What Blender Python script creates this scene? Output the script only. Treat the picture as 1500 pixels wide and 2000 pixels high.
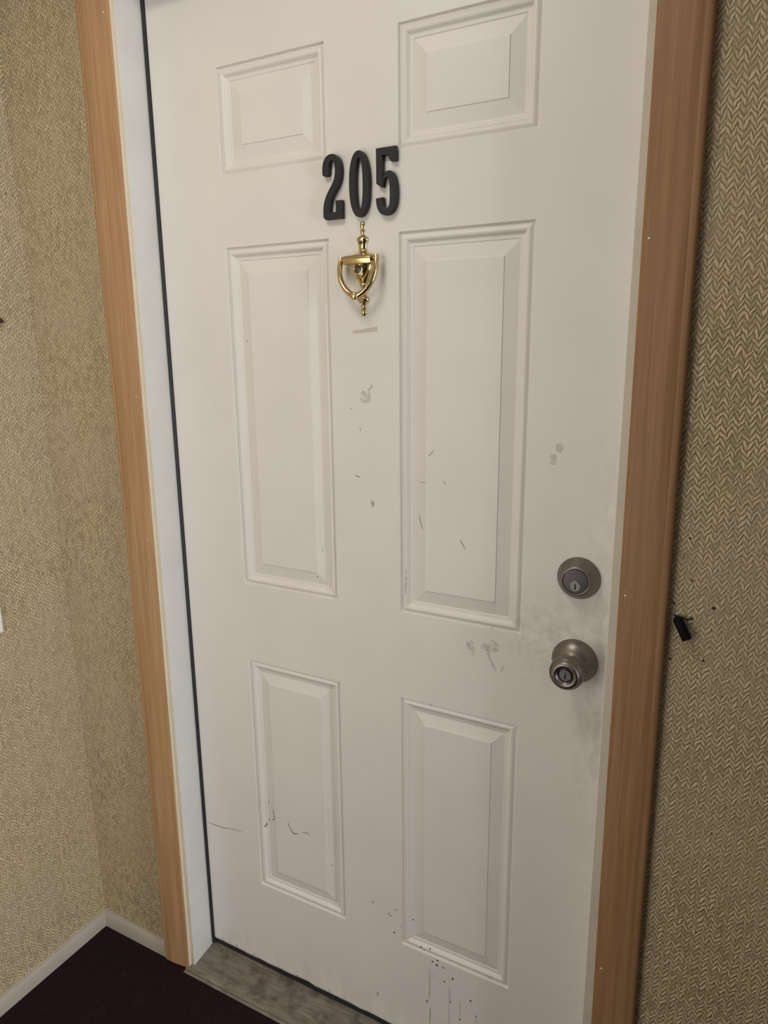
import bpy, bmesh, math, random
from mathutils import Vector, Matrix

for o in list(bpy.data.objects):
    bpy.data.objects.remove(o)
SC = bpy.context.scene
COL = SC.collection
random.seed(7)

# ------------------------------------------------------------------ camera
F_PX = 1395.2
YAW, PITCH, ROLL = -0.4988, -0.2287, -0.0099
CAM = Vector((1.0951, -1.1057, 1.4386))
fw = Vector((math.sin(YAW) * math.cos(PITCH), math.cos(YAW) * math.cos(PITCH), math.sin(PITCH)))
rt = Vector((math.cos(YAW), -math.sin(YAW), 0))
up = rt.cross(fw)
r2 = rt * math.cos(ROLL) + up * math.sin(ROLL)
u2 = up * math.cos(ROLL) - rt * math.sin(ROLL)
cam = bpy.data.cameras.new('camera')
cam.sensor_fit = 'VERTICAL'
cam.sensor_height = 36.0
cam.lens = F_PX / 2000.0 * 36.0
cam.clip_start = 0.01
co = bpy.data.objects.new('camera', cam)
COL.objects.link(co)
co.matrix_world = Matrix.Translation(CAM) @ Matrix((r2, u2, -fw)).transposed().to_4x4()
SC.camera = co

# ------------------------------------------------------------------ world, lights, exposure
w = bpy.data.worlds.new('world')
SC.world = w
w.use_nodes = True
bg = w.node_tree.nodes['Background']
bg.inputs[0].default_value = (0.80, 0.92, 1.0, 1)
bg.inputs[1].default_value = 0.05


def area(name, loc, target, sx, sy, power, col):
    l = bpy.data.lights.new(name, 'AREA')
    l.shape = 'RECTANGLE'
    l.size, l.size_y = sx, sy
    l.energy = power
    l.color = col
    o = bpy.data.objects.new(name, l)
    COL.objects.link(o)
    o.location = loc
    d = Vector(target) - Vector(loc)
    o.rotation_euler = d.to_track_quat('-Z', 'Y').to_euler()
    return o


area('front_fill_light', (0.0, -1.7, 1.05), (0.1, 0, 1.0), 0.8, 1.7, 12.2, (1.0, 0.955, 0.89))  # added fill in front of the door, tall panel with no modelled source
area('right_fill_light', (3.9, -0.75, 1.05), (-0.33, -0.2, 0.9), 0.8, 1.9, 82, (0.97, 0.98, 1.0))  # added fill from the far right, brightens left wall and left jamb
area('hall_lamp', (0.35, -0.8, 2.36), (0.35, -0.8, 0), 0.4, 0.4, 6.4, (1.0, 0.94, 0.84))

SC.view_settings.view_transform = 'Standard'
SC.view_settings.look = 'None'
SC.view_settings.gamma = 1.0
SC.view_settings.use_curve_mapping = False
SC.view_settings.exposure = 0.0


# ------------------------------------------------------------------ node helpers
class NT:
    def __init__(s, name):
        s.m = bpy.data.materials.new(name)
        s.m.use_nodes = True
        s.t = s.m.node_tree
        s.b = s.t.nodes['Principled BSDF']

    def n(s, typ, **kw):
        nd = s.t.nodes.new(typ)
        for k, v in kw.items():
            setattr(nd, k, v)
        return nd

    def put(s, sock, v):
        if isinstance(v, bpy.types.NodeSocket):
            s.t.links.new(v, sock)
        elif v is not None:
            if isinstance(v, (tuple, list)) and len(v) == 3 and len(sock.default_value) == 4:
                v = (*v, 1)
            sock.default_value = v

    def math(s, op, a, b=None, c=None, clamp=False):
        nd = s.n('ShaderNodeMath', operation=op, use_clamp=clamp)
        s.put(nd.inputs[0], a)
        s.put(nd.inputs[1], b)
        s.put(nd.inputs[2], c)
        return nd.outputs[0]

    def pos(s):
        return s.n('ShaderNodeNewGeometry').outputs['Position']

    def mapping(s, v, scale):
        nd = s.n('ShaderNodeMapping')
        s.put(nd.inputs[0], v)
        nd.inputs['Scale'].default_value = scale
        return nd.outputs[0]

    def noise(s, v, scale, detail=3, rough=0.55, dist=0.0):
        nd = s.n('ShaderNodeTexNoise')
        s.put(nd.inputs['Vector'], v)
        nd.inputs['Scale'].default_value = scale
        nd.inputs['Detail'].default_value = detail
        nd.inputs['Roughness'].default_value = rough
        nd.inputs['Distortion'].default_value = dist
        return nd.outputs['Fac']

    def mix(s, f, a, b, mode='MIX'):
        nd = s.n('ShaderNodeMix', data_type='RGBA', blend_type=mode)
        s.put(nd.inputs[0], f)
        s.put(nd.inputs[6], a)
        s.put(nd.inputs[7], b)
        return nd.outputs[2]

    def rng(s, v, a, b, c=0.0, d=1.0, smooth=True):
        nd = s.n('ShaderNodeMapRange', interpolation_type='SMOOTHSTEP' if smooth else 'LINEAR')
        s.put(nd.inputs[0], v)
        for i, x in enumerate((a, b, c, d)):
            nd.inputs[i + 1].default_value = x
        return nd.outputs[0]

    def bump(s, h, dist, strength=1.0):
        nd = s.n('ShaderNodeBump')
        s.put(nd.inputs['Height'], h)
        nd.inputs['Distance'].default_value = dist
        nd.inputs['Strength'].default_value = strength
        s.t.links.new(nd.outputs[0], s.b.inputs['Normal'])

    def dist(s, v, p, sc=(1, 1, 1)):
        a = s.n('ShaderNodeVectorMath', operation='SUBTRACT')
        s.put(a.inputs[0], v)
        a.inputs[1].default_value = p
        b = s.n('ShaderNodeVectorMath', operation='MULTIPLY')
        s.put(b.inputs[0], a.outputs[0])
        b.inputs[1].default_value = sc
        c = s.n('ShaderNodeVectorMath', operation='LENGTH')
        s.put(c.inputs[0], b.outputs[0])
        return c.outputs['Value']

    def base(s, c, rough=0.5, metal=0.0, spec=None):
        s.put(s.b.inputs['Base Color'], c)
        s.put(s.b.inputs['Roughness'], rough)
        s.put(s.b.inputs['Metallic'], metal)
        if spec is not None:
            s.put(s.b.inputs['Specular IOR Level'], spec)
        return s.m


def mat_wallpaper(name, axis):
    n = NT(name)
    P = n.pos()
    wob = n.n('ShaderNodeTexNoise')
    n.put(wob.inputs['Vector'], P)
    wob.inputs['Scale'].default_value = 62
    wob.inputs['Detail'].default_value = 2
    vm = n.n('ShaderNodeVectorMath', operation='MULTIPLY_ADD')
    n.put(vm.inputs[0], wob.outputs['Color'])
    vm.inputs[1].default_value = (0.0088, 0.0088, 0.0088)
    n.put(vm.inputs[2], P)
    sp = n.n('ShaderNodeSeparateXYZ')
    n.put(sp.inputs[0], vm.outputs[0])
    u, v = sp.outputs[axis], sp.outputs[2]
    CW, PH = 0.0068, 0.0088
    us = n.math('DIVIDE', u, CW)
    col = n.math('FLOOR', us)
    fu = n.math('SUBTRACT', us, col)
    par = n.math('MODULO', n.math('ABSOLUTE', col), 2.0)
    sg = n.math('MULTIPLY_ADD', par, 2.0, -1.0)
    # zig-zag: stroke leans alternately left and right
    off = n.math('MULTIPLY', n.math('MULTIPLY', sg, n.math('SUBTRACT', fu, 0.5)), CW * 1.55)
    cn = n.n('ShaderNodeTexWhiteNoise', noise_dimensions='1D')
    n.put(cn.inputs['W'], col)
    ws = n.math('MULTIPLY_ADD', cn.outputs['Value'], 0.42, n.math('DIVIDE', n.math('ADD', v, off), PH))
    row = n.math('FLOOR', ws)
    fr = n.math('SUBTRACT', ws, row)
    cx = n.n('ShaderNodeCombineXYZ')
    n.put(cx.inputs[0], col)
    n.put(cx.inputs[1], row)
    wn = n.n('ShaderNodeTexWhiteNoise', noise_dimensions='2D')
    n.put(wn.inputs['Vector'], cx.outputs[0])
    rnd = wn.outputs['Value']
    # ridge profile across a stroke, fading at its ends
    across = n.math('SUBTRACT', 1.0, n.math('MULTIPLY', n.math('ABSOLUTE', n.math('SUBTRACT', fr, 0.5)), 2.0))
    ridge = n.rng(across, 0.0, 0.75)
    ends = n.rng(n.math('SUBTRACT', 1.0, n.math('MULTIPLY', n.math('ABSOLUTE', n.math('SUBTRACT', fu, 0.5)), 2.0)), 0.0, 0.45, 0.55, 1.0)
    h = n.math('MULTIPLY', ridge, ends)
    fine = n.noise(n.mapping(P, (1, 1, 1)), 420, 3, 0.6)
    worn = n.rng(n.noise(P, 70, 2), 0.46, 0.70)
    h2 = n.math('ADD', n.math('MULTIPLY', h, n.math('MULTIPLY_ADD', rnd, 0.75, 0.28)), n.math('MULTIPLY', fine, 0.78))
    h3 = n.math('MULTIPLY', h2, n.math('MULTIPLY_ADD', worn, -0.30, 1.0))
    t = n.rng(h3, 0.20, 1.12)
    c1 = n.mix(t, (0.155, 0.112, 0.050), (0.635, 0.525, 0.335))
    c2 = n.mix(n.math('MULTIPLY', worn, 0.42), c1, (0.455, 0.37, 0.228))
    big = n.rng(n.noise(P, 5.0, 2), 0.3, 0.7)
    c3 = n.mix(n.math('MULTIPLY', big, 0.35), c2, (0.465, 0.37, 0.26))
    pits = n.rng(n.noise(P, 150, 1), 0.70, 0.76)
    c4 = n.mix(n.math('MULTIPLY', pits, 0.7), c3, (0.07, 0.05, 0.025))
    n.bump(h3, 0.0016, 0.9)
    return n.base(c4, 0.62, 0, 0.3)


def mat_wood(name, lt=(0.450, 0.280, 0.145), dk=(0.325, 0.180, 0.082)):
    n = NT(name)
    P = n.pos()
    g = n.noise(n.mapping(P, (1, 1, 0.035)), 95, 4, 0.6, 0.6)
    g2 = n.noise(n.mapping(P, (1, 1, 0.012)), 330, 2, 0.5)
    big = n.noise(n.mapping(P, (2, 2, 0.5)), 5, 2)
    f = n.math('ADD', n.math('MULTIPLY', g, 0.6), n.math('MULTIPLY', g2, 0.3))
    c = n.mix(n.rng(f, 0.30, 0.62), dk, lt)
    c = n.mix(n.math('MULTIPLY', n.rng(big, 0.35, 0.7), 0.35), c, tuple(0.5 * (a + b) for a, b in zip(lt, dk)))
    # worn pale scratches along the grain, grubby foot
    sc = n.rng(n.noise(n.mapping(P, (1, 1, 0.03)), 210, 1), 0.74, 0.80)
    sc = n.math('MULTIPLY', sc, n.rng(n.noise(P, 9, 2), 0.52, 0.62))
    c = n.mix(n.math('MULTIPLY', sc, 0.45), c, (0.60, 0.43, 0.27))
    n.bump(f, 0.0006, 0.35)
    return n.base(c, 0.50, 0, 0.28)


def mat_paint(name, c, rough=0.42, dirt=0.0, chips=False):
    n = NT(name)
    P = n.pos()
    v = n.noise(P, 16, 3)
    cc = n.mix(n.rng(v, 0.35, 0.7), c, tuple(x * 0.955 for x in c))
    if dirt:
        d = n.rng(n.noise(n.mapping(P, (1, 1, 0.5)), 60, 4, 0.7), 0.56, 0.75)
        cc = n.mix(n.math('MULTIPLY', d, dirt), cc, (0.20, 0.16, 0.11))
    if chips:
        d = n.rng(n.noise(n.mapping(P, (1, 1, 0.16)), 75, 3, 0.6), 0.69, 0.71)
        cc = n.mix(n.math('MULTIPLY', d, 0.8), cc, (0.13, 0.105, 0.085))
    n.bump(n.noise(P, 260, 3), 0.0003, 0.3)
    return n.base(cc, rough, 0, 0.4)


def mat_door():
    n = NT('door_paint')
    P = n.pos()
    c = (0.735, 0.705, 0.668)
    v = n.noise(P, 6, 3)
    cc = n.mix(n.rng(v, 0.35, 0.7), c, tuple(x * 0.965 for x in c))
    # hand grime near the knob and deadbolt, kick dirt at the foot: real wear with a shape of its own
    k = n.rng(n.dist(P, (0.815, 0, 0.965), (1, 0.2, 1.25)), 0.02, 0.16, 1.0, 0.0)
    k = n.math('MULTIPLY', k, n.rng(n.noise(P, 34, 4, 0.65), 0.36, 0.68))
    cc = n.mix(n.math('MULTIPLY', k, 0.33), cc, (0.30, 0.27, 0.235))
    e = n.rng(n.dist(P, (0.905, 0, 0.90), (1, 0.2, 0.16)), 0.0, 0.09, 1.0, 0.0)
    e = n.math('MULTIPLY', e, n.rng(n.noise(n.mapping(P, (1, 1, 0.5)), 48, 4, 0.65), 0.38, 0.66))
    cc = n.mix(n.math('MULTIPLY', e, 0.38), cc, (0.36, 0.31, 0.25))
    ft = n.rng(n.dist(P, (0, 0, 0), (0, 0, 1)), 0.0, 0.13, 1.0, 0.0)
    ft = n.math('MULTIPLY', ft, n.rng(n.noise(n.mapping(P, (1, 1, 0.35)), 30, 5, 0.7), 0.40, 0.72))
    cc = n.mix(n.math('MULTIPLY', ft, 0.22), cc, (0.27, 0.24, 0.20))
    # rain-like vertical drip streaks under the lower right panel
    st = n.rng(n.dist(P, (0.63, 0, 0.11), (0.7, 0, 0.9)), 0.04, 0.12, 1.0, 0.0)
    st = n.math('MULTIPLY', st, n.rng(n.noise(n.mapping(P, (1, 1, 0.02)), 75, 2, 0.5), 0.60, 0.70))
    cc = n.mix(n.math('MULTIPLY', st, 0.30), cc, (0.26, 0.23, 0.20))
    n.bump(n.noise(n.mapping(P, (0.35, 1, 1)), 300, 3), 0.00035, 0.22)
    return n.base(cc, 0.40, 0, 0.42)


def mat_flat(name, c, rough=0.5, metal=0.0, var=0.12, scale=120, bump=0.0, spec=None):
    n = NT(name)
    P = n.pos()
    f = n.noise(P, scale, 3)
    cc = n.mix(n.rng(f, 0.3, 0.7), c, tuple(x * (1 - var) for x in c))
    if bump:
        n.bump(f, bump, 0.5)
    return n.base(cc, rough, metal, spec)


def mat_soft(name, c, amount):
    """thin film of grime: partly see-through, broken up by noise"""
    n = NT(name)
    P = n.pos()
    f = n.math('MULTIPLY', n.rng(n.noise(P, 110, 4, 0.65), 0.30, 0.62), amount)
    n.base(c, 0.6, 0, 0.2)
    n.put(n.b.inputs['Alpha'], f)
    return n.m


def mat_carpet():
    n = NT('carpet')
    P = n.pos()
    f = n.noise(P, 420, 4, 0.7)
    g = n.noise(n.mapping(P, (1, 0.4, 1)), 60, 4, 0.7)
    c = n.mix(n.rng(f, 0.3, 0.7), (0.010, 0.006, 0.008), (0.030, 0.014, 0.020))
    c = n.mix(n.math('MULTIPLY', n.rng(g, 0.5, 0.75), 0.4), c, (0.036, 0.020, 0.022))
    lint = n.rng(n.noise(n.mapping(P, (1, 0.35, 1)), 190, 2), 0.76, 0.82)
    c = n.mix(n.math('MULTIPLY', lint, 0.5), c, (0.12, 0.09, 0.085))
    n.bump(f, 0.004, 0.9)
    return n.base(c, 0.95, 0, 0.1)


def mat_threshold():
    n = NT('worn_sill')
    P = n.pos()
    s = n.noise(n.mapping(P, (0.16, 1, 1)), 85, 6, 0.7, 0.8)
    b = n.noise(P, 24, 4, 0.6)
    c = n.mix(n.rng(s, 0.3, 0.7), (0.12, 0.105, 0.08), (0.235, 0.21, 0.165))
    c = n.mix(n.math('MULTIPLY', n.rng(b, 0.48, 0.68), 0.75), c, (0.075, 0.066, 0.052))
    c = n.mix(n.math('MULTIPLY', n.rng(n.noise(P, 14, 2), 0.5, 0.7), 0.25), c, (0.20, 0.235, 0.21))
    n.bump(s, 0.0008, 0.4)
    return n.base(c, 0.55, 0.0, 0.35)


M_WALL_X = mat_wallpaper('woven_wallpaper', 0)
M_WALL_Y = mat_wallpaper('woven_wallpaper_side', 1)
M_WOOD = mat_wood('stained_casing')
M_WOOD2 = mat_wood('darker_casing', (0.325, 0.190, 0.095), (0.235, 0.120, 0.053))  # right casing, deeper brown than the left one
M_CREAM = mat_paint('cream_edge', (0.70, 0.625, 0.48), 0.5, 0.12)
M_JAMB = mat_paint('jamb_paint', (0.67, 0.665, 0.64), 0.38, 0.0)
M_JEDGE = mat_paint('jamb_edge_paint', (0.60, 0.540, 0.450), 0.45, 0.18, True)
M_BASE = mat_paint('baseboard_paint', (0.40, 0.355, 0.305), 0.5, 0.25)
M_DOOR = mat_door()
M_RUB = mat_flat('black_rubber', (0.014, 0.015, 0.018), 0.55)
M_DIG = mat_flat('black_metal', (0.017, 0.018, 0.021), 0.42, 0.0, 0.25, 300, 0.0002, 0.35)
M_BRASS = mat_flat('polished_brass', (0.66, 0.515, 0.275), 0.17, 1.0, 0.10, 160)
M_NICK = mat_flat('satin_nickel', (0.235, 0.208, 0.185), 0.38, 1.0, 0.10, 200)
M_NICK2 = mat_flat('satin_nickel_face', (0.105, 0.098, 0.098), 0.45, 1.0, 0.10, 200)
M_PLUG = mat_flat('bright_plug', (0.20, 0.195, 0.195), 0.38, 1.0, 0.1, 200)
M_HOLE = mat_flat('keyway_black', (0.004, 0.004, 0.004), 0.7)
M_LENS = mat_flat('viewer_lens', (0.06, 0.055, 0.05), 0.08, 0.0, 0.1)
M_FLOOR = mat_carpet()
M_SILL = mat_threshold()
M_CEIL = mat_paint('ceiling_paint', (0.66, 0.64, 0.60), 0.8)
M_FILL = mat_flat('wood_filler', (0.80, 0.69, 0.53), 0.6)
M_SCUFF = mat_flat('dark_scuff', (0.085, 0.08, 0.075), 0.7)
M_SCUFF2 = mat_flat('grey_scuff', (0.44, 0.41, 0.365), 0.7)
M_SPOT = mat_flat('rust_fleck', (0.075, 0.062, 0.05), 0.7)
M_TAPE = mat_flat('tape_residue', (0.55, 0.51, 0.42), 0.35)
M_GRIME = mat_soft('grime_film', (0.38, 0.345, 0.30), 0.27)
M_PLATE = mat_flat('white_plastic', (0.80, 0.78, 0.73), 0.3)
M_RED = mat_flat('dark_red', (0.085, 0.016, 0.016), 0.5)
M_CABLE = mat_flat('black_cable', (0.004, 0.0035, 0.005), 0.7, 0.0, 0.1, 200, 0.0, 0.12)
M_WGAP = mat_flat('dark_gap', (0.02, 0.018, 0.016), 0.9)


# ------------------------------------------------------------------ geometry helpers
class MB:
    def __init__(s):
        s.v, s.f, s.mi = [], [], []

    def add(s, vs, fs, mi=0):
        k = len(s.v)
        s.v += [tuple(a) for a in vs]
        s.f += [tuple(i + k for i in f) for f in fs]
        s.mi += [mi] * len(fs)
        return s

    def box(s, x0, x1, y0, y1, z0, z1, mi=0):
        vs = [(x, y, z) for x in (x0, x1) for y in (y0, y1) for z in (z0, z1)]
        fs = [(0, 1, 3, 2), (4, 6, 7, 5), (0, 4, 5, 1), (2, 3, 7, 6), (0, 2, 6, 4), (1, 5, 7, 3)]
        return s.add(vs, fs, mi)

    def prism(s, prof, place, n0=0.0, n1=1.0, mis=None, caps=True):
        """prof: closed list of 2-D points; place(p, t) gives the 3-D point at end t"""
        k = len(prof)
        vs = [place(p, n0) for p in prof] + [place(p, n1) for p in prof]
        for i in range(k):
            j = (i + 1) % k
            s.add([vs[i], vs[j], vs[k + j], vs[k + i]], [(0, 1, 2, 3)], mis[i] if mis else 0)
        if caps:
            s.add(vs[:k], [tuple(range(k))[::-1]], mis[-1] if mis else 0)
            s.add(vs[k:], [tuple(range(k))], mis[-1] if mis else 0)
        return s

    def lathe(s, prof, place, seg=48, mi=0):
        """prof: list of (radius, t); place(r cos, r sin, t)"""
        vs = []
        for r, t in prof:
            for i in range(seg):
                a = 2 * math.pi * i / seg
                vs.append(place(r * math.cos(a), r * math.sin(a), t))
        fs = []
        for k in range(len(prof) - 1):
            for i in range(seg):
                j = (i + 1) % seg
                fs.append((k * seg + i, k * seg + j, (k + 1) * seg + j, (k + 1) * seg + i))
        fs.append(tuple(range(seg))[::-1])
        fs.append(tuple((len(prof) - 1) * seg + i for i in range(seg)))
        return s.add(vs, fs, mi)

    def tube(s, pts, rad, seg=12, sq=(1, 1), mi=0):
        pts = [Vector(p) for p in pts]
        rad = rad if isinstance(rad, (list, tuple)) else [rad] * len(pts)
        vs = []
        ref = Vector((0, 1, 0))
        for i, p in enumerate(pts):
            d = (pts[min(i + 1, len(pts) - 1)] - pts[max(i - 1, 0)]).normalized()
            a = ref - d * ref.dot(d)
            if a.length < 1e-4:
                a = Vector((1, 0, 0)) - d * d.x
            a.normalize()
            b = d.cross(a)
            for k in range(seg):
                t = 2 * math.pi * k / seg
                vs.append(p + a * (rad[i] * sq[0] * math.cos(t)) + b * (rad[i] * sq[1] * math.sin(t)))
        fs = []
        for i in range(len(pts) - 1):
            for k in range(seg):
                l = (k + 1) % seg
                fs.append((i * seg + k, i * seg + l, (i + 1) * seg + l, (i + 1) * seg + k))
        fs.append(tuple(range(seg))[::-1])
        fs.append(tuple((len(pts) - 1) * seg + k for k in range(seg)))
        return s.add(vs, fs, mi)

    def build(s, name, mats, parent=None, smooth=None, bevel=None, loc=None):
        me = bpy.data.meshes.new(name)
        me.from_pydata(s.v, [], s.f)
        for m in (mats if isinstance(mats, (list, tuple)) else [mats]):
            me.materials.append(m)
        for p, i in zip(me.polygons, s.mi):
            p.material_index = i
        bm = bmesh.new()
        bm.from_mesh(me)
        bmesh.ops.remove_doubles(bm, verts=bm.verts, dist=1e-6)
        bmesh.ops.recalc_face_normals(bm, faces=bm.faces)
        if bevel:
            es = [e for e in bm.edges if len(e.link_faces) == 2 and e.calc_face_angle(0) > 0.6]
            bmesh.ops.bevel(bm, geom=es, offset=bevel[0], segments=bevel[1], profile=0.5, affect='EDGES')
        if loc:
            bmesh.ops.translate(bm, verts=bm.verts, vec=-Vector(loc))
        bm.to_mesh(me)
        bm.free()
        if smooth is not None:
            for p in me.polygons:
                p.use_smooth = True
            me.set_sharp_from_angle(angle=math.radians(smooth))
        o = bpy.data.objects.new(name, me)
        COL.objects.link(o)
        if loc:
            o.location = loc
        if parent:
            hook(o, parent)
        return o


def hook(o, parent):
    """parent without moving: parts are given in world coordinates"""
    base = Vector((0, 0, 0))
    p = parent
    while p:
        base += p.location
        p = p.parent
    o.parent = parent
    o.location = o.location - base


def empty(name, loc):
    o = bpy.data.objects.new(name, None)
    o.empty_display_size = 0.05
    COL.objects.link(o)
    o.location = loc
    return o


def struct(o, label=None, cat=None):
    o['kind'] = 'structure'
    if label:
        o['label'] = label
        o['category'] = cat
    return o


def tag(o, label, cat, group=None):
    o['label'] = label
    o['category'] = cat
    if group:
        o['group'] = group
    return o


# ------------------------------------------------------------------ setting
WY = -0.066            # hall face of the door wall
JL, JR = -0.006, 0.9085  # inner faces of the jambs
HZ = 2.073             # underside of the head jamb
FZ = -0.0275            # carpet level
CZ = 2.40
XR = 4.2
YF = -3.6


def wlx(z):            # left wall leans a touch out of plumb
    return -0.3140 - 0.0098 * z


# floor
m = MB().box(-0.42, XR, YF - 0.1, 0.03, FZ - 0.05, FZ)
struct(m.build('floor', M_FLOOR), 'dark maroon carpet of the hallway', 'floor')
# door wall in three pieces round the opening
OX0, OX1, OZ = JL - 0.02, JR + 0.02, HZ + 0.02
m = MB()
vs = []
for (xa, xb, z0, z1) in ((None, OX0, FZ, CZ), (OX1, XR, FZ, CZ), (OX0, OX1, OZ, CZ)):
    a0 = wlx(z0) if xa is None else xa
    a1 = wlx(z1) if xa is None else xa
    q = [(a0, WY, z0), (xb, WY, z0), (xb, WY, z1), (a1, WY, z1)]
    q += [(x, 0.06, z) for x, y, z in q]
    m.add(q, [(0, 1, 2, 3), (7, 6, 5, 4), (0, 4, 5, 1), (1, 5, 6, 2), (2, 6, 7, 3), (3, 7, 4, 0)])
struct(m.build('wall_back', M_WALL_X), 'door wall with tan zigzag-woven wallpaper', 'wall')
m = MB()
q = [(wlx(FZ), YF, FZ), (wlx(FZ), 0.06, FZ), (wlx(CZ), 0.06, CZ), (wlx(CZ), YF, CZ)]
q += [(x - 0.09, y, z) for x, y, z in q]
m.add(q, [(0, 1, 2, 3), (7, 6, 5, 4), (0, 4, 5, 1), (1, 5, 6, 2), (2, 6, 7, 3), (3, 7, 4, 0)])
struct(m.build('wall_left', M_WALL_Y), 'left side wall with tan zigzag-woven wallpaper', 'wall')
struct(MB().box(-0.42, XR, YF - 0.1, 0.06, CZ, CZ + 0.05).build('ceiling', M_CEIL), 'plain off-white hallway ceiling', 'ceiling')

# added wall return, out of frame, blocks side light from the right wall
m = MB().box(1.36, 1.50, -0.215, WY, FZ, CZ)
struct(m.build('added_wall_right', M_WALL_Y), 'unseen papered wall return added to shade the right of the doorway', 'wall')

# baseboards with an eased top edge
BT = 0.0115
prof = [(0, FZ), (BT, FZ), (BT, 0.004), (BT * 0.8, 0.0085), (BT * 0.45, 0.0105), (0, 0.0112)]
m = MB().prism(prof, lambda p, t: (t, WY - p[0], p[1]), wlx(0), -0.089)
struct(m.build('baseboard_back', M_BASE, smooth=30), 'short dingy off-white baseboard between corner and casing', 'baseboard')
m = MB().prism(prof, lambda p, t: (wlx(p[1]) + p[0], t, p[1]), YF, WY)
struct(m.build('baseboard_left', M_BASE, smooth=30), 'dingy off-white baseboard along the left wall', 'baseboard')
m = MB().prism(prof, lambda p, t: (t, WY - p[0], p[1]), 0.993, 1.36)
struct(m.build('baseboard_right', M_BASE, smooth=30), 'off-white baseboard right of the door', 'baseboard')

# jambs: white reveal with a beige front edge
def wavy(z, k):
    return 0.0007 * math.sin(z * 31 + k) + 0.0005 * math.sin(z * 83 + 2 * k)


m = MB()
N = 60
ZB = -0.020
for i in range(N):
    z0 = ZB + (HZ - ZB) * i / N
    z1 = ZB + (HZ - ZB) * (i + 1) / N
    a0, a1 = JL + wavy(z0, 1) * .5, JL + wavy(z1, 1) * .5
    m.add([(OX0, WY - .001, z0), (a0 - .001, WY - .001, z0), (a1 - .001, WY - .001, z1), (OX0, WY - .001, z1)], [(0, 1, 2, 3)], 1)
    m.add([(a0 - .001, WY - .001, z0), (a0, WY, z0), (a1, WY, z1), (a1 - .001, WY - .001, z1)], [(0, 1, 2, 3)], 1)
    m.add([(a0, WY, z0), (JL, WY + .004, z0), (JL, WY + .004, z1), (a1, WY, z1)], [(0, 1, 2, 3)], 0)
    m.add([(JL, WY + .004, z0), (JL, 0.001, z0 + 0.0), (JL, 0.001, z1), (JL, WY + .004, z1)], [(0, 1, 2, 3)], 0)
    m.add([(JL, 0.001, z0), (OX0, 0.001, z0), (OX0, 0.001, z1), (JL, 0.001, z1)], [(0, 1, 2, 3)], 0)
m.add([(OX0, WY - .001, ZB), (JL, WY, ZB), (JL, .001, ZB), (OX0, .001, ZB)], [(0, 1, 2, 3)], 0)
jl = struct(m.build('trim_1', [M_JAMB, M_JEDGE], smooth=40), 'white left door jamb with chipped beige front edge', 'door jamb')
# black weatherstrip bulb between jamb and door
m = MB()
pp = [(-0.0062, 0.0115), (-0.0062, -0.0015), (-0.0045, -0.0042), (-0.002, -0.0040), (-0.0004, -0.0012), (-0.0003, 0.0115)]
m.prism(pp, lambda p, t: (p[0], p[1], t), -0.007, HZ)
ws = m.build('weatherstrip', M_RUB, jl, smooth=50)
ws['label'] = 'black rubber weatherstrip in the hinge gap'

m = MB()
m.box(JR, OX1, WY, 0.001, ZB, HZ, 0)
m.box(JR + 0.0008, OX1, WY - 0.0012, WY, ZB, HZ, 1)
jr = struct(m.build('trim_2', [M_JAMB, M_JEDGE], bevel=(0.0005, 1)), 'right door jamb, only its thin beige front edge showing', 'door jamb')
m = MB().box(JR + 0.0005, JR + 0.012, 0.001, 0.012, 0, HZ)
m.build('weatherstrip', M_RUB, jr)
m = MB().box(OX0, OX1, WY, 0.001, HZ, OZ)
m.box(OX0, OX1, 0.0015, 0.03, HZ - 0.004, OZ)
struct(m.build('trim_3', M_JAMB), 'white head jamb above the door', 'door jamb')


# wooden casings, clamshell section: thin at the door side, rounded at the wall side
def casing_profile(w_):
    p = [(0.0, 0.0), (0.0, 0.0075), (0.0015, 0.0095), (0.004, 0.0105)]
    for i in range(1, 6):
        p.append((0.004 + (w_ - 0.016) * i / 5, 0.0105 + 0.0055 * math.sin(math.pi / 2 * i / 5)))
    p += [(w_ - 0.0112, 0.0155), (w_ - 0.0100, 0.0155), (w_ - 0.0093, 0.0158)]
    for i in range(1, 7):
        a = math.pi / 2 * i / 6
        p.append((w_ - 0.006 + 0.006 * math.sin(a), 0.0158 - 0.006 * (1 - math.cos(a))))
    p.append((w_, 0.0))
    return p


def casing(name, x_top, x_bot, w_top, w_bot, side, z0, z1, mats):
    m = MB()
    pr_b, pr_t = casing_profile(w_bot), casing_profile(w_top)
    k = len(pr_b)

    def pt(p, x, z):
        return (x + side * p[0], WY - 0.001 - p[1], z)
    b = [pt(p, x_bot, z0) for p in pr_b]
    t = [pt(p, x_top, z1) for p in pr_t]
    for i in range(k):
        j = (i + 1) % k
        m.add([b[i], b[j], t[j], t[i]], [(0, 1, 2, 3)], 1 if i == 0 else 0)
    m.add(b, [tuple(range(k))])
    m.add(t, [tuple(range(k))[::-1]])
    return m.build(name, mats, smooth=35)


cl = casing('trim_4', -0.0085, -0.0150, 0.0805, 0.0735, -1, FZ + 0.004, 2.30, [M_WOOD, M_CREAM])
struct(cl, 'orange-brown wooden casing left of the door', 'door casing')
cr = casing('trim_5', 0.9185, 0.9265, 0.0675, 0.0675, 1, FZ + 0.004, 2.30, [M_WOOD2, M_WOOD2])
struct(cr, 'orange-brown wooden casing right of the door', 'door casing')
m = MB().prism(casing_profile(0.07), lambda p, t: (t, WY - 0.001 - p[1], HZ + 0.012 + p[0]), -0.006, 0.916)
struct(m.build('trim_7', M_WOOD, smooth=35), 'wooden casing over the door head', 'door casing')


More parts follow.
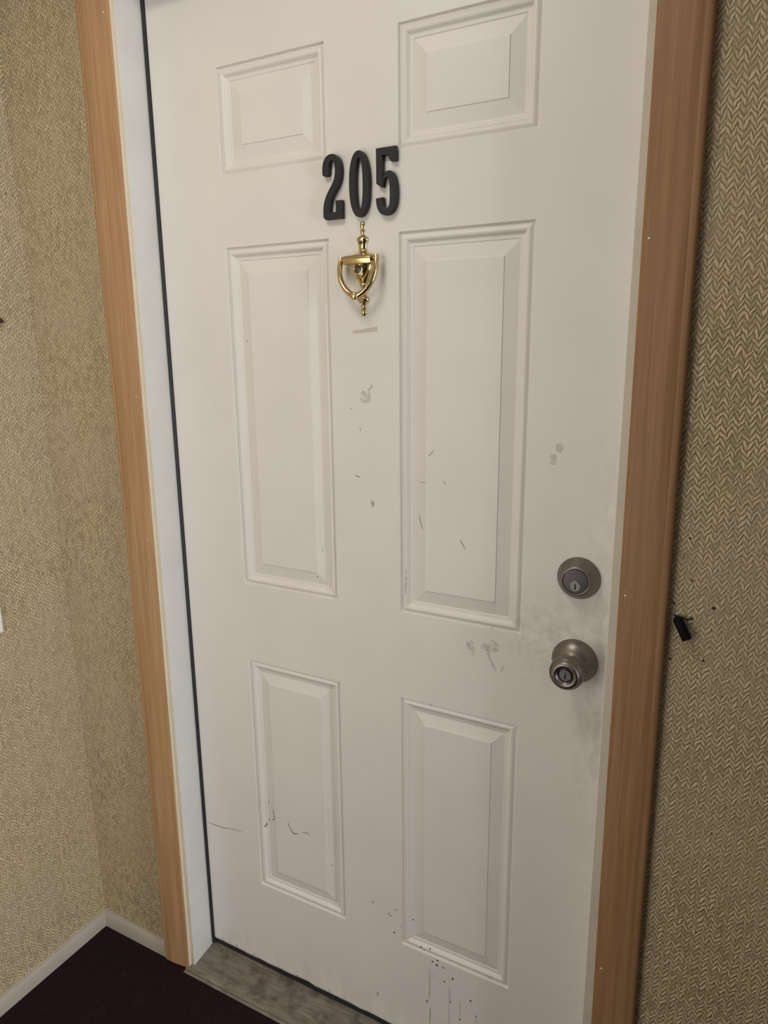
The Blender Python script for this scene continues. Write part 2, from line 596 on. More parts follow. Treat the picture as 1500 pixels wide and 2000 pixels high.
def fill_dots(parent, pts, y):
    for (x, z) in pts:
        m = MB()
        vs = [(x, y - 0.0006, z)]
        k = 7
        for i in range(k):
            a = 2 * math.pi * i / k
            r = random.uniform(0.0012, 0.0022)
            vs.append((x + r * math.cos(a) * 0.9, y, z + r * math.sin(a)))
        fs = [(0, 1 + i, 1 + (i + 1) % k) for i in range(k)]
        vs.append((x, y + 0.003, z))
        fs += [(k + 1, 1 + (i + 1) % k, 1 + i) for i in range(k)]
        m.add(vs, fs)
        m.build('nail_filler', M_FILL, parent)


Y1, Y2 = WY - 0.0128, WY - 0.0168
fill_dots(cl, [(-0.0800, 1.340), (-0.0800, 1.030), (-0.0785, 0.675)], Y2 + 0.0008)
fill_dots(cl, [(-0.0235, 1.3445), (-0.0255, 1.048), (-0.0272, 0.690), (-0.0215, 2.0195)], Y1 + 0.0002)
fill_dots(cr, [(0.9305, 1.5708), (0.9325, 1.0826), (0.9360, 0.4329)], Y1 - 0.0003)
fill_dots(cr, [(0.9735, 1.572), (0.9735, 1.0915), (0.9778, 0.4356)], Y2 + 0.0006)

# threshold: sloping worn sill with a nosing
m = MB()
prof = [(0.035, -0.010), (-0.005, -0.0115), (-0.075, -0.0205), (-0.0815, -0.0212), (-0.0832, -0.0220), (-0.0830, -0.0230), (-0.0785, -0.0236), (-0.0785, -0.0252), (-0.0868, -0.0256), (-0.0890, -0.0268), (-0.0890, FZ - 0.004), (0.035, FZ - 0.004)]
m.prism(prof, lambda p, t: (t, p[0], p[1]), -0.0215, 0.935)
struct(m.build('trim_6', M_SILL, smooth=35), 'worn grey-brown door threshold', 'threshold')

# ------------------------------------------------------------------ door
PX = [(0.1592, 0.3895), (0.5252, 0.7552)]
PZ = [(1.7434, 1.9235), (0.9582, 1.6200), (0.2264, 0.7878)]
DW, DH = 0.9150, HZ + 0.006
PROF = [(0.0, 0.0), (0.0006, 0.0012), (0.0016, 0.0040), (0.0026, 0.0046), (0.0040, 0.0042), (0.0058, 0.0030), (0.0080, 0.0018), (0.0100, 0.0013), (0.0120, 0.0015), (0.0140, 0.0025),
        (0.0160, 0.0045), (0.0178, 0.0062), (0.0196, 0.0068), (0.0226, 0.0069), (0.0236, 0.0071), (0.0244, 0.0080), (0.0252, 0.0081),
        (0.0478, 0.0043), (0.0484, 0.0041), (0.0490, 0.0030), (0.0498, 0.0029)]


def surf_y(x, z):
    for xa, xb in PX:
        for za, zb in PZ:
            d = min(x - xa, xb - x, z - za, zb - z)
            if d > 0:
                for (d0, y0), (d1, y1) in zip(PROF, PROF[1:]):
                    if d < d1:
                        return y0 + (y1 - y0) * (d - d0) / (d1 - d0)
                return PROF[-1][1]
    return 0.0


m = MB()
xs = [0.0025, PX[0][0], PX[0][1], PX[1][0], PX[1][1], DW - 0.0025]
BZ = 0.0035
zs = [BZ, PZ[2][0], PZ[2][1], PZ[1][0], PZ[1][1], PZ[0][0], PZ[0][1], DH]
for i in range(5):
    for j in range(7):
        if i in (1, 3) and j in (1, 3, 5):
            continue
        if j == 0:
            continue
        m.add([(xs[i], 0, zs[j]), (xs[i + 1], 0, zs[j]), (xs[i + 1], 0, zs[j + 1]), (xs[i], 0, zs[j + 1])], [(0, 1, 2, 3)])
# foot strip with a dented, slightly wavering lower hem
random.seed(3)
NB = 46
fx = [0.0025 + (DW - 0.005) * i / NB for i in range(NB + 1)]
fz = [BZ + random.uniform(-0.0012, 0.0012) + (0.003 if 12 < i < 15 else 0) for i in range(NB + 1)]
fh = [z + random.uniform(0.006, 0.0085) for z in fz]
for i in range(NB):
    a, b = fx[i], fx[i + 1]
    m.add([(a, 0, fh[i]), (b, 0, fh[i + 1]), (b, 0, 0.06), (a, 0, 0.06)], [(0, 1, 2, 3)])
    m.add([(a, 0.0035, fz[i]), (b, 0.0035, fz[i + 1]), (b, 0, fh[i + 1]), (a, 0, fh[i])], [(0, 1, 2, 3)])
    m.add([(a, 0.0035, fz[i]), (a, 0.042, fz[i]), (b, 0.042, fz[i + 1]), (b, 0.0035, fz[i + 1])], [(0, 1, 2, 3)])
for i in range(5):
    m.add([(xs[i], 0, 0.06), (xs[i + 1], 0, 0.06), (xs[i + 1], 0, zs[1]), (xs[i], 0, zs[1])], [(0, 1, 2, 3)])
# rounded long edges, back and top
for sx, x0 in ((-1, 0.0025), (1, DW - 0.0025)):
    pr = [(x0, 0.0)] + [(x0 + sx * 0.0025 * math.sin(math.pi / 2 * k / 4), 0.0025 * (1 - math.cos(math.pi / 2 * k / 4))) for k in range(1, 5)] + [(x0 + sx * 0.0025, 0.044)]
    for p, q in zip(pr, pr[1:]):
        m.add([(p[0], p[1], BZ + .006), (q[0], q[1], BZ + .006), (q[0], q[1], DH), (p[0], p[1], DH)], [(0, 1, 2, 3)])
m.add([(0, .044, BZ), (DW, .044, BZ), (DW, .044, DH), (0, .044, DH)], [(0, 3, 2, 1)])
door = m.build('door_1', M_DOOR, loc=(0, 0, 0))
struct(door, 'white six-panel entry door numbered 205, scuffed and grimy near the knob', 'door')

for xa, xb in PX:
    for za, zb in PZ:
        m = MB()
        rings = []
        for d, y in PROF:
            rings.append([(xa + d, y, za + d), (xb - d, y, za + d), (xb - d, y, zb - d), (xa + d, y, zb - d)])
        for a, b in zip(rings, rings[1:]):
            for k in range(4):
                l = (k + 1) % 4
                m.add([a[k], a[l], b[l], b[k]], [(0, 1, 2, 3)])
        m.add(rings[-1], [(0, 1, 2, 3)])
        o = m.build('door_panel', M_DOOR, door, loc=(xa, 0, za))
# dark sweep under the door
MB().box(0.0, DW, 0.004, 0.040, -0.0095, 0.0035).build('door_sweep', M_RUB, door)


# marks on the paint: thin films lying on the surface
def strip(m, pts, w0, w1=None, mi=0):
    w1 = w0 if w1 is None else w1
    P = []
    for (xa, za), (xb, zb) in zip(pts, pts[1:]):
        k = max(2, int(math.hypot(xb - xa, zb - za) / 0.003))
        P += [(xa + (xb - xa) * i / k, za + (zb - za) * i / k) for i in range(k)]
    P.append(pts[-1])
    L, R = [], []
    for i, (x, z) in enumerate(P):
        xa, za = P[max(i - 1, 0)]
        xb, zb = P[min(i + 1, len(P) - 1)]
        d = math.hypot(xb - xa, zb - za) or 1
        nx, nz = -(zb - za) / d, (xb - xa) / d
        t = i / (len(P) - 1)
        ww = (w0 + (w1 - w0) * t) / 2 * min(1, 0.15 + 4 * min(t, 1 - t)) * random.uniform(0.8, 1.2)
        for S, q in ((L, 1), (R, -1)):
            a, b = x + nx * ww * q, z + nz * ww * q
            S.append((a, surf_y(a, b) - 0.00025, b))
    k = len(L)
    m.add(L + R, [(i, i + 1, k + i + 1, k + i) for i in range(k - 1)], mi)


def blob(m, x, z, rx, rz, mi=0, k=9, jag=0.25):
    vs = []
    for i in range(k):
        a = 2 * math.pi * i / k
        q = random.uniform(1 - jag, 1 + jag)
        px, pz = x + rx * q * math.cos(a), z + rz * q * math.sin(a)
        vs.append((px, surf_y(px, pz) - 0.0003, pz))
    vs.append((x, surf_y(x, z) - 0.0003, z))
    m.add(vs, [(i, (i + 1) % k, k) for i in range(k)], mi)


def poly(m, pts, mi=0):
    m.add([(x, surf_y(x, z) - 0.0003, z) for x, z in pts], [tuple(range(len(pts)))], mi)


random.seed(11)
m = MB()
strip(m, [(0.004, 0.3368), (0.020, 0.3366), (0.045, 0.3376), (0.060, 0.3393), (0.080, 0.3440), (0.100, 0.3462), (0.118, 0.3478)], 0.0017, 0.0008)
strip(m, [(0.2410, 0.4180), (0.2450, 0.4080), (0.2500, 0.3975), (0.2560, 0.3925), (0.2640, 0.3940), (0.2690, 0.3968)], 0.0012, 0.0022)
strip(m, [(0.2780, 0.4015), (0.2850, 0.4050), (0.2915, 0.4070), (0.2960, 0.4060), (0.3000, 0.4010)], 0.0010, 0.0014)
strip(m, [(0.1740, 0.3790), (0.1790, 0.3850), (0.1810, 0.3920)], 0.0034, 0.0016)
strip(m, [(0.1865, 0.3960), (0.1870, 0.4050)], 0.0020)
strip(m, [(0.1990, 0.4330), (0.2010, 0.4240), (0.2040, 0.4160), (0.2075, 0.4120)], 0.0016)
strip(m, [(0.196, 0.4040), (0.201, 0.4080), (0.204, 0.4110)], 0.0020)
strip(m, [(0.1875, 0.450), (0.1888, 0.440)], 0.0012)
strip(m, [(0.4340, 1.2090), (0.4395, 1.2065), (0.4440, 1.2055)], 0.0012, 0.0018)
strip(m, [(0.4265, 1.3300), (0.4285, 1.3285)], 0.0022)
strip(m, [(0.4450, 1.298), (0.4480, 1.288)], 0.0008)
m.build('scuff_mark', M_SCUFF, door)['kind'] = 'stuff'
m = MB()
strip(m, [(0.5790, 1.2520), (0.585, 1.2580), (0.590, 1.2640)], 0.0022, 0.0012)
strip(m, [(0.560, 1.2060), (0.570, 1.2050), (0.580, 1.2065)], 0.0012)
strip(m, [(0.606, 1.2120), (0.611, 1.2085), (0.612, 1.2050)], 0.0016)
strip(m, [(0.560, 1.1450), (0.563, 1.1330), (0.568, 1.1200)], 0.0022)
strip(m, [(0.640, 1.112), (0.647, 1.100), (0.652, 1.094)], 0.0022)
strip(m, [(0.352, 1.0600), (0.354, 1.0500)], 0.0012)
strip(m, [(0.5830, 0.7900), (0.5880, 0.7820)], 0.0018)
strip(m, [(0.4690, 1.1640), (0.4700, 1.1550)], 0.004)
strip(m, [(0.4650, 0.0760), (0.4665, 0.0640)], 0.0050)
strip(m, [(0.5885, 0.1950), (0.5890, 0.175), (0.5895, 0.150), (0.5880, 0.118)], 0.0012, 0.0022)
strip(m, [(0.5910, 0.098), (0.5905, 0.080), (0.5900, 0.055)], 0.0030, 0.0020)
strip(m, [(0.635, 0.170), (0.636, 0.135)], 0.0008)
strip(m, [(0.657, 0.150), (0.6575, 0.103)], 0.0010)
strip(m, [(0.597, 0.188), (0.601, 0.176)], 0.0010)
strip(m, [(0.692, 0.130), (0.691, 0.090)], 0.0008)
strip(m, [(0.700, 0.960), (0.706, 0.958)], 0.0012)
m.build('scuff_mark', M_SCUFF2, door)['kind'] = 'stuff'
m = MB()
for x, z, r in [(0.4578, 0.3004, 1.6), (0.4942, 0.288, 1.5), (0.499, 0.285, 1.6), (0.5477, 0.2898, 1.5), (0.5229, 0.2689, 1.1), (0.5072, 0.2468, 1.9), (0.5953, 0.2153, 1.8), (0.6066, 0.2231, 1.9),
                (0.6044, 0.2108, 2.2), (0.6192, 0.2116, 1.8), (0.6218, 0.179, 1.9), (0.6396, 0.194, 2.1), (0.6359, 0.1353, 1.7), (0.6789, 0.1599, 2.0), (0.6566, 0.1027, 1.9),
                (0.5831, 0.1109, 2.0), (0.6915, 0.1288, 1.6), (0.569, 0.2370, 1.9), (0.574, 0.2310, 1.9), (0.588, 0.2405, 1.6), (0.5100, 0.3040, 1.0), (0.5140, 0.3040, 1.0), (0.716, 0.232, 1.6), (0.34, 0.998, 1.2),
                (0.352, 0.345, 1.3), (0.196, 1.45, 1.3), (0.071, 0.0150, 3.2), (0.125, 0.0140, 2.6), (0.34, 0.0150, 3.0), (0.25, 0.0120, 2.2), (0.36, 0.0090, 3.0), (0.03, 0.0110, 2.0)]:
    blob(m, x, z, r * 0.001, r * 0.0011 if z > 0.02 else 0.0011, 0, 8)
m.build('rust_fleck', M_SPOT, door)['kind'] = 'stuff'
m = MB()
poly(m, [(0.4330, 1.4640), (0.4580, 1.4672), (0.4834, 1.4712), (0.4834, 1.4628), (0.4352, 1.4600)])
m.build('tape_residue', M_TAPE, door)
m = MB()
# smeared adhesive and hand marks
blob(m, 0.459, 1.3510, 0.0125, 0.0120, 0, 14, 0.35)
strip(m, [(0.462, 1.3600), (0.470, 1.3680), (0.472, 1.3740)], 0.006, 0.003)
blob(m, 0.7970, 1.2610, 0.0070, 0.0100, 0, 11)
blob(m, 0.8065, 1.2800, 0.0065, 0.0070, 0, 11)
blob(m, 0.4690, 1.1600, 0.0045, 0.0090, 0, 11)
blob(m, 0.6640, 0.9190, 0.0085, 0.0110, 0, 12, 0.4)
strip(m, [(0.667, 0.912), (0.672, 0.901)], 0.005, 0.002)
blob(m, 0.7000, 0.9240, 0.0150, 0.0070, 0, 14, 0.4)
strip(m, [(0.695, 0.920), (0.700, 0.905), (0.708, 0.890), (0.713, 0.880)], 0.007, 0.004)
strip(m, [(0.716, 0.928), (0.709, 0.936), (0.700, 0.938)], 0.006, 0.003)
strip(m, [(0.722, 0.882), (0.727, 0.895)], 0.006, 0.004)
blob(m, 0.536, 1.020, 0.0025, 0.022, 0, 10)
m.build('grime_mark', M_GRIME, door)['kind'] = 'stuff'


# ------------------------------------------------------------------ knob and deadbolt (parts of the door)
def yaxis(cx, cz):
    return lambda a, b, t: (cx + a, -t, cz + b)


def keyhole(m, cx, cz, y, s=1.0):
    pts = [(-0.0011, -0.0048), (0.0010, -0.0048), (0.0011, -0.0020), (0.0020, -0.0010), (0.0010, 0.0004), (0.0008, 0.0042), (-0.0006, 0.0046), (-0.0009, 0.0010), (-0.0002, -0.0008), (-0.0010, -0.0022)]
    m.prism(pts, lambda p, t: (cx + p[0] * s, t, cz + p[1] * s), -y - 0.0002, -y + 0.0012)


KX, KZ = 0.8475, 0.9305
m = MB()
m.lathe([(0.0375, 0.0), (0.0378, 0.0015), (0.0372, 0.0040), (0.0350, 0.0080), (0.0325, 0.0115), (0.0290, 0.0150), (0.0240, 0.0185), (0.0195, 0.0210), (0.0172, 0.0235), (0.0166, 0.0280), (0.0168, 0.0350)], yaxis(KX, KZ), 64)
kn = m.build('door_knob', M_NICK, door, smooth=40, loc=(KX, 0, KZ))
kn['label'] = 'satin nickel keyed door knob'
m = MB()
m.lathe([(0.0160, 0.0345), (0.0185, 0.0357), (0.0225, 0.0385), (0.0258, 0.0425), (0.0272, 0.0470), (0.0275, 0.0515), (0.0270, 0.0555), (0.0258, 0.0585), (0.0252, 0.0591), (0.0246, 0.0587), (0.0242, 0.0591),
         (0.0232, 0.0621), (0.0212, 0.0645), (0.0185, 0.0659), (0.0158, 0.0659), (0.0136, 0.0643), (0.0118, 0.0615), (0.0106, 0.0597), (0.0102, 0.0591)], yaxis(KX, KZ), 64)
m.build('knob_grip', M_NICK, kn, smooth=40)
m = MB().lathe([(0.0096, 0.0565), (0.0096, 0.0610), (0.0090, 0.0617), (0.0078, 0.0617)], yaxis(KX, KZ), 40)
m.build('lock_cylinder', M_PLUG, kn, smooth=40)
m = MB()
keyhole(m, KX, KZ, 0.0618, 1.15)
m.build('keyhole', M_HOLE, kn)

BX, BZ_ = 0.8468, 1.0733
m = MB()
m.lathe([(0.0345, 0.0), (0.0348, 0.0015), (0.0340, 0.0035), (0.0310, 0.0085), (0.0278, 0.0140), (0.0250, 0.0188), (0.0236, 0.0208), (0.0226, 0.0216), (0.0216, 0.0218), (0.0208, 0.0216), (0.0206, 0.0204), (0.0205, 0.0190)], yaxis(BX, BZ_), 64)
db = m.build('deadbolt', M_NICK, door, smooth=40, loc=(BX, 0, BZ_))
db['label'] = 'satin nickel deadbolt lock above the knob'
m = MB().lathe([(0.0198, 0.017), (0.0198, 0.0212), (0.0194, 0.0217), (0.0150, 0.0220)], yaxis(BX, BZ_), 56)
m.build('lock_face', M_NICK2, db, smooth=30)
m = MB().lathe([(0.0086, 0.0205), (0.0086, 0.0226), (0.0080, 0.0230), (0.0070, 0.0230)], yaxis(BX, BZ_ - 0.0075), 40)
m.build('lock_cylinder', M_PLUG, db, smooth=30)
m = MB()
keyhole(m, BX, BZ_ - 0.0075, 0.0231, 1.1)
m.build('keyhole', M_HOLE, db)


# ------------------------------------------------------------------ house numbers
def arc(cx, cy, rx, ry, a0, a1, k=14):
    return [(cx + rx * math.cos(math.radians(a0 + (a1 - a0) * i / k)), cy + ry * math.sin(math.radians(a0 + (a1 - a0) * i / k))) for i in range(k + 1)]


def bez(p0, p1, p2, p3, k=14):
    o = []
    for i in range(k + 1):
        t = i / k
        u = 1 - t
        o.append(tuple(u ** 3 * a + 3 * u * u * t * b + 3 * u * t * t * c + t ** 3 * d for a, b, c, d in zip(p0, p1, p2, p3)))
    return o


# millimetres, each figure 38 x 102
TWO = [[(0, 71), (0, 77)] + bez((0, 77), (0, 93), (7, 102), (18.5, 102))[1:] + bez((18.5, 102), (30, 102), (37, 92), (37, 78))[1:]
       + bez((37, 78), (37, 62), (33, 54), (25, 44))[1:] + bez((25, 44), (17, 33), (12.5, 25), (12.5, 11))[1:]
       + [(25, 11), (25, 29), (37, 29), (37, 0), (4, 0), (0, 4)]
       + bez((0, 12), (0, 28), (6, 39), (14, 49)) + bez((14, 49), (22, 59), (25, 66), (25, 77))[1:]
       + bez((25, 77), (25, 87), (23, 91.5), (18.5, 91.5))[1:] + bez((18.5, 91.5), (14, 91.5), (12.5, 87), (12.5, 79))[1:] + [(12.5, 71), (10, 68.6), (3, 68.6)]]
ZERO = [[(19 + 19 * math.copysign(abs(math.cos(a)) ** 0.92, math.cos(a)), 51 + 51 * math.copysign(abs(math.sin(a)) ** 0.86, math.sin(a))) for a in [2 * math.pi * i / 56 for i in range(56)]],
        [(19 + 7.0 * math.copysign(abs(math.cos(a)) ** 0.95, math.cos(a)), 51 + 40 * math.copysign(abs(math.sin(a)) ** 0.9, math.sin(a))) for a in [2 * math.pi * i / 48 for i in range(48)]]]
FIVE = [[(1, 102), (37, 102), (37, 80), (28, 80), (23.5, 86), (23.5, 90.5), (12, 90.5), (12, 57)] + bez((12, 57), (15, 64), (19, 67), (24, 67), 8)[1:]
        + bez((24, 67), (35, 67), (38.5, 52), (38.5, 34))[1:] + bez((38.5, 34), (38.5, 12), (32, 0), (19, 0))[1:] + bez((19, 0), (6, 0), (0, 11), (0, 27))[1:]
        + [(12.6, 28)] + bez((12.6, 26), (12.8, 16), (14.5, 10.5), (19.5, 10.5))[1:] + bez((19.5, 10.5), (25, 10.5), (25.6, 20), (25.6, 34))[1:]
        + bez((25.6, 34), (25.6, 50), (24.5, 57), (20, 57))[1:] + bez((20, 57), (15.5, 57), (13, 52), (12.5, 43))[1:] + [(10, 43), (1, 49)]]


def digit(loops, x0, z0, sx, label):
    cu = bpy.data.curves.new('n', 'CURVE')
    cu.dimensions = '2D'
    cu.fill_mode = 'BOTH'
    cu.extrude = 0.0040
    cu.bevel_depth = 0.0011
    cu.bevel_resolution = 2
    cu.offset = -0.0011
    for lp in loops:
        cl_ = [lp[0]]
        for q in lp[1:]:
            if math.hypot(q[0] - cl_[-1][0], q[1] - cl_[-1][1]) > 0.4:
                cl_.append(q)
        sp = cu.splines.new('POLY')
        sp.points.add(len(cl_) - 1)
        for p, q in zip(sp.points, cl_):
            p.co = (q[0] * 0.001 * sx, q[1] * 0.001 * 1.0, 0, 1)
        sp.use_cyclic_u = True
    tmp = bpy.data.objects.new('n', cu)
    COL.objects.link(tmp)
    me = bpy.data.meshes.new_from_object(tmp.evaluated_get(bpy.context.evaluated_depsgraph_get()))
    bpy.data.objects.remove(tmp)
    me.name = 'house_number'
    R = Matrix.Rotation(math.radians(90), 4, 'X')
    me.transform(R)
    me.materials.clear()
    me.materials.append(M_DIG)
    for p in me.polygons:
        p.use_smooth = True
    me.set_sharp_from_angle(angle=math.radians(35))
    o = bpy.data.objects.new('house_number', me)
    COL.objects.link(o)
    o.location = (x0, -0.0051, z0)
    return tag(o, label, 'house number', 'house numbers on the door')


digit(TWO, 0.3858, 1.6485, 1.0, 'black raised metal numeral 2, left of the three on the white door')
digit(ZERO, 0.4378, 1.6475, 1.0, 'black raised metal numeral 0, right above the brass knocker')
digit(FIVE, 0.4885, 1.6460, 1.0, 'black raised metal numeral 5, right of the three on the white door')

# ------------------------------------------------------------------ brass knocker
NX, NZ = 0.4575, 1.4880
kc = empty('door_knocker', (NX, 0, NZ))
tag(kc, 'polished brass urn-shaped door knocker with a peephole below the black numbers', 'door knocker')


def urn(m, prof, flat=0.75, seg=36, y0=0.0):
    # front half of a turned shape, pressed flat on the door
    vs, fs = [], []
    h = seg // 2
    for z, r in prof:
        for i in range(h + 1):
            a = math.pi * i / h
            vs.append((NX - r * math.cos(a), y0 - max(0.0006, r * flat * math.sin(a)) if 0 < i < h else y0, NZ + z))
    for k in range(len(prof) - 1):
        for i in range(h):
            fs.append((k * (h + 1) + i, k * (h + 1) + i + 1, (k + 1) * (h + 1) + i + 1, (k + 1) * (h + 1) + i))
        fs.append((k * (h + 1), (k + 1) * (h + 1), (k + 1) * (h + 1) + h, k * (h + 1) + h))
    fs.append(tuple(range(h + 1)))
    fs.append(tuple((len(prof) - 1) * (h + 1) + i for i in range(h + 1)))
    m.add(vs, fs)


UP = [(0.1535, 0.0008), (0.1530, 0.0028), (0.1510, 0.0044), (0.1475, 0.0051), (0.1440, 0.0045), (0.1418, 0.0036), (0.1400, 0.0042), (0.1375, 0.0047), (0.1350, 0.0044), (0.1330, 0.0036), (0.1318, 0.0042),
      (0.1305, 0.0062), (0.1285, 0.0095), (0.1265, 0.0113), (0.1248, 0.0115), (0.1228, 0.0108), (0.1190, 0.0092), (0.1150, 0.0080), (0.1110, 0.0076), (0.1080, 0.0078), (0.1058, 0.0088), (0.1040, 0.0115),
      (0.1022, 0.0160), (0.1005, 0.0215), (0.0990, 0.0262), (0.0975, 0.0285), (0.0955, 0.0292), (0.0870, 0.0285), (0.0850, 0.0240)]
LO = [(0.0850, 0.0215), (0.0800, 0.0208), (0.0740, 0.0192), (0.0680, 0.0165), (0.0620, 0.0130), (0.0570, 0.0092), (0.0540, 0.0066), (0.0532, 0.0066), (0.0524, 0.0074), (0.0508, 0.0074), (0.0502, 0.0060),
      (0.0480, 0.0042), (0.0430, 0.0036), (0.0380, 0.0038), (0.0340, 0.0060), (0.0320, 0.0100), (0.0290, 0.0118), (0.0255, 0.0114), (0.0230, 0.0085), (0.0215, 0.0050), (0.0200, 0.0036), (0.0185, 0.0044), (0.0165, 0.0050),
      (0.0145, 0.0046), (0.0130, 0.0036), (0.0115, 0.0046), (0.0080, 0.0056), (0.0045, 0.0052), (0.0015, 0.0032), (0.0002, 0.0008)]
m = MB()
urn(m, UP, 0.72)
urn(m, LO, 0.80)
m.build('back_plate', M_BRASS, kc, smooth=45)
# hinge bar with softly curved face
m = MB()
vs, fs = [], []
K = 14
sec = [(-0.0025, 0.0835), (-0.0200, 0.0835), (-0.0222, 0.0842), (-0.0232, 0.0858), (-0.0238, 0.0930), (-0.0230, 0.0958), (-0.0205, 0.0980), (-0.0025, 0.1000)]
for i in range(K + 1):
    t = -1 + 2 * i / K
    for y, z in sec:
        bow = 0.0016 * (1 - t * t)
        vs.append((NX + 0.0262 * t, y - (bow if y < -0.01 else 0), NZ + z))
n8 = len(sec)
for i in range(K):
    for k in range(n8):
        l = (k + 1) % n8
        fs.append((i * n8 + k, i * n8 + l, (i + 1) * n8 + l, (i + 1) * n8 + k))
fs.append(tuple(range(n8)))
fs.append(tuple(K * n8 + k for k in range(n8)))
m.add(vs, fs)
m.tube([(NX - 0.0345, -0.0145, NZ + 0.0925), (NX + 0.0345, -0.0145, NZ + 0.0925)], 0.0042, 14)
m.build('hinge_bar', M_BRASS, kc, smooth=35)
# bail: two arms meeting in a knuckle at the bottom
half = [(0.0338, 0.0975, -0.0145), (0.0345, 0.0925, -0.0155), (0.0352, 0.0850, -0.0175), (0.0352, 0.0770, -0.0195), (0.0340, 0.0680, -0.0212), (0.0312, 0.0590, -0.0228), (0.0268, 0.0510, -0.0240), (0.0205, 0.0435, -0.0252), (0.0130, 0.0375, -0.0260), (0.0060, 0.0340, -0.0265), (0.0, 0.0328, -0.0267)]
pts = [(NX - a, c, NZ + b) for a, b, c in half] + [(NX + a, c, NZ + b) for a, b, c in half[::-1][1:]]
rr = [0.0034, 0.0042, 0.0044, 0.0044, 0.0045, 0.0046, 0.0048, 0.0050, 0.0052, 0.0056, 0.0060]
m = MB()
m.tube(pts, rr + rr[::-1][1:], 16, (1.15, 0.95))
bail = m.build('knocker_ring', M_BRASS, kc, smooth=50)
m = MB()
vs = []
m.lathe([(0.0066, 0.009), (0.0066, 0.0325), (0.0062, 0.0345), (0.0050, 0.0358), (0.0030, 0.0364), (0.0008, 0.0366)], lambda a, b, t: (NX - 0.0005 + a, -t, NZ + 0.0325 + b), 28)
m.build('striker', M_BRASS, bail, smooth=50)
m = MB().lathe([(0.0088, 0.0160), (0.0088, 0.0182), (0.0082, 0.0192), (0.0072, 0.0194), (0.0066, 0.0188), (0.0064, 0.0178)], lambda a, b, t: (NX + a, -t, NZ + 0.0760 + b), 40)
pe = m.build('peephole', M_BRASS, kc, smooth=40)
m = MB().lathe([(0.0064, 0.0172), (0.0064, 0.0178), (0.0050, 0.0186), (0.0025, 0.0190), (0.0006, 0.0191)], lambda a, b, t: (NX + a, -t, NZ + 0.0760 + b), 32)
m.build('lens', M_LENS, pe, smooth=60)
m = MB().lathe([(0.0030, 0.0060), (0.0030, 0.0088), (0.0022, 0.0096), (0.0008, 0.0098)], lambda a, b, t: (NX + a, -t, NZ + 0.1195 + b), 20)
m.build('screw', M_SPOT, kc, smooth=40)

# ------------------------------------------------------------------ cut cable right of the casing
cs = empty('cable_stub', (1.005, WY, 1.058))
tag(cs, 'short black cut cable end poking out of the wallpaper right of the casing', 'cable')
m = MB()
a, b = Vector((1.0055, WY - 0.005, 1.0545)), Vector((1.0195, WY - 0.013, 1.0315))
pts = [Vector((1.0052, WY + 0.004, 1.0555)), Vector((1.0056, WY - 0.002, 1.0545)), a]
for i in range(1, 7):
    pts.append(a.lerp(b, i / 6) + Vector((0, -0.0015 * math.sin(math.pi * i / 6), 0.0008 * math.sin(math.pi * i / 6))))
m.tube(pts, [0.0052, 0.0066, 0.0070] + [0.0068] * 6, 16)
m.build('cable', M_CABLE, cs, smooth=50)
m = MB()
m.tube([(0.9985, WY - 0.0005, 1.0605), (1.0035, WY - 0.003, 1.0598), (1.0060, WY - 0.0055, 1.0610), (1.0105, WY - 0.006, 1.0606), (1.0150, WY - 0.0055, 1.0590), (1.0190, WY - 0.0045, 1.0583), (1.0222, WY - 0.003, 1.0592), (1.0226, WY - 0.001, 1.0602)], 0.0012, 8)
m.tube([(1.0060, WY - 0.0055, 1.0606), (1.0058, WY - 0.004, 1.0565)], 0.0010, 8)
m.build('wire', M_HOLE, cs, smooth=60)

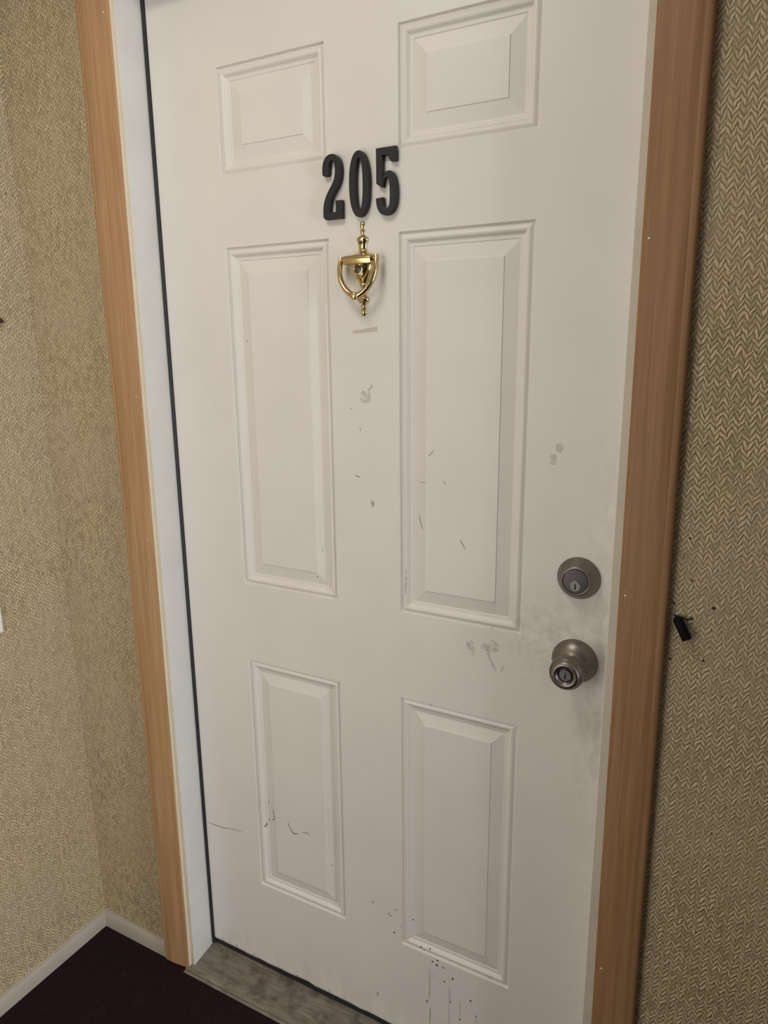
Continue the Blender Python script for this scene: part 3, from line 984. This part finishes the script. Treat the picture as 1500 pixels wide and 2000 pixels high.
# old nail holes in the wallpaper
wb = bpy.data.objects['wall_back']
for hx, hz, hr in [(0.9975, 1.0780, 0.0016), (1.0485, 1.0790, 0.0021), (0.9985, 0.9930, 0.0017), (1.0420, 0.9990, 0.0016), (1.0105, 1.1750, 0.0014), (1.0180, 1.1150, 0.0012)]:
    m = MB().lathe([(hr, 0.0), (hr, 0.0008), (hr * 0.5, 0.0010)], lambda a, b, t: (hx + a, WY - t, hz + b), 10)
    m.build('nail_hole', M_HOLE, wb)

# ------------------------------------------------------------------ things at the left edge
def rounded(y0, y1, z0, z1, r, k=5):
    o = []
    for cy, cz, a0 in ((y1 - r, z1 - r, 0), (y0 + r, z1 - r, 90), (y0 + r, z0 + r, 180), (y1 - r, z0 + r, 270)):
        for i in range(k + 1):
            a = math.radians(a0 + 90 * i / k)
            o.append((cy + r * math.cos(a), cz + r * math.sin(a)))
    return o


m = MB()
R0, R1 = rounded(-0.3010, -0.2300, 0.8440, 0.9590, 0.004), rounded(-0.2985, -0.2325, 0.8465, 0.9565, 0.003)
k = len(R0)
x0 = wlx(0.9)
m.add([(x0 - .0005, y, z) for y, z in R0] + [(x0 + 0.003, y, z) for y, z in R0] + [(x0 + 0.0055, y, z) for y, z in R1],
      [(i, (i + 1) % k, k + (i + 1) % k, k + i) for i in range(k)] + [(k + i, k + (i + 1) % k, 2 * k + (i + 1) % k, 2 * k + i) for i in range(k)] + [tuple(range(2 * k, 3 * k)), tuple(range(k))[::-1]])
tag(m.build('wall_plate', M_PLATE, smooth=40, loc=(x0, -0.2655, 0.844)), 'white plate just entering the frame at the left edge of the left wall', 'wall plate')
m = MB()
x0 = wlx(1.5)
m.tube([(x0 + 0.006, -0.215, 1.512), (x0 + 0.009, -0.185, 1.506), (x0 + 0.008, -0.160, 1.500), (x0 + 0.006, -0.145, 1.4965), (x0 + 0.004, -0.1375, 1.4950)], [0.004, 0.0062, 0.0066, 0.0058, 0.0028], 12)
tag(m.build('red_tip', M_RED, smooth=60, loc=(x0, -0.15, 1.5)), 'small dark red tip poking into the frame at upper left on the wall', 'decoration')
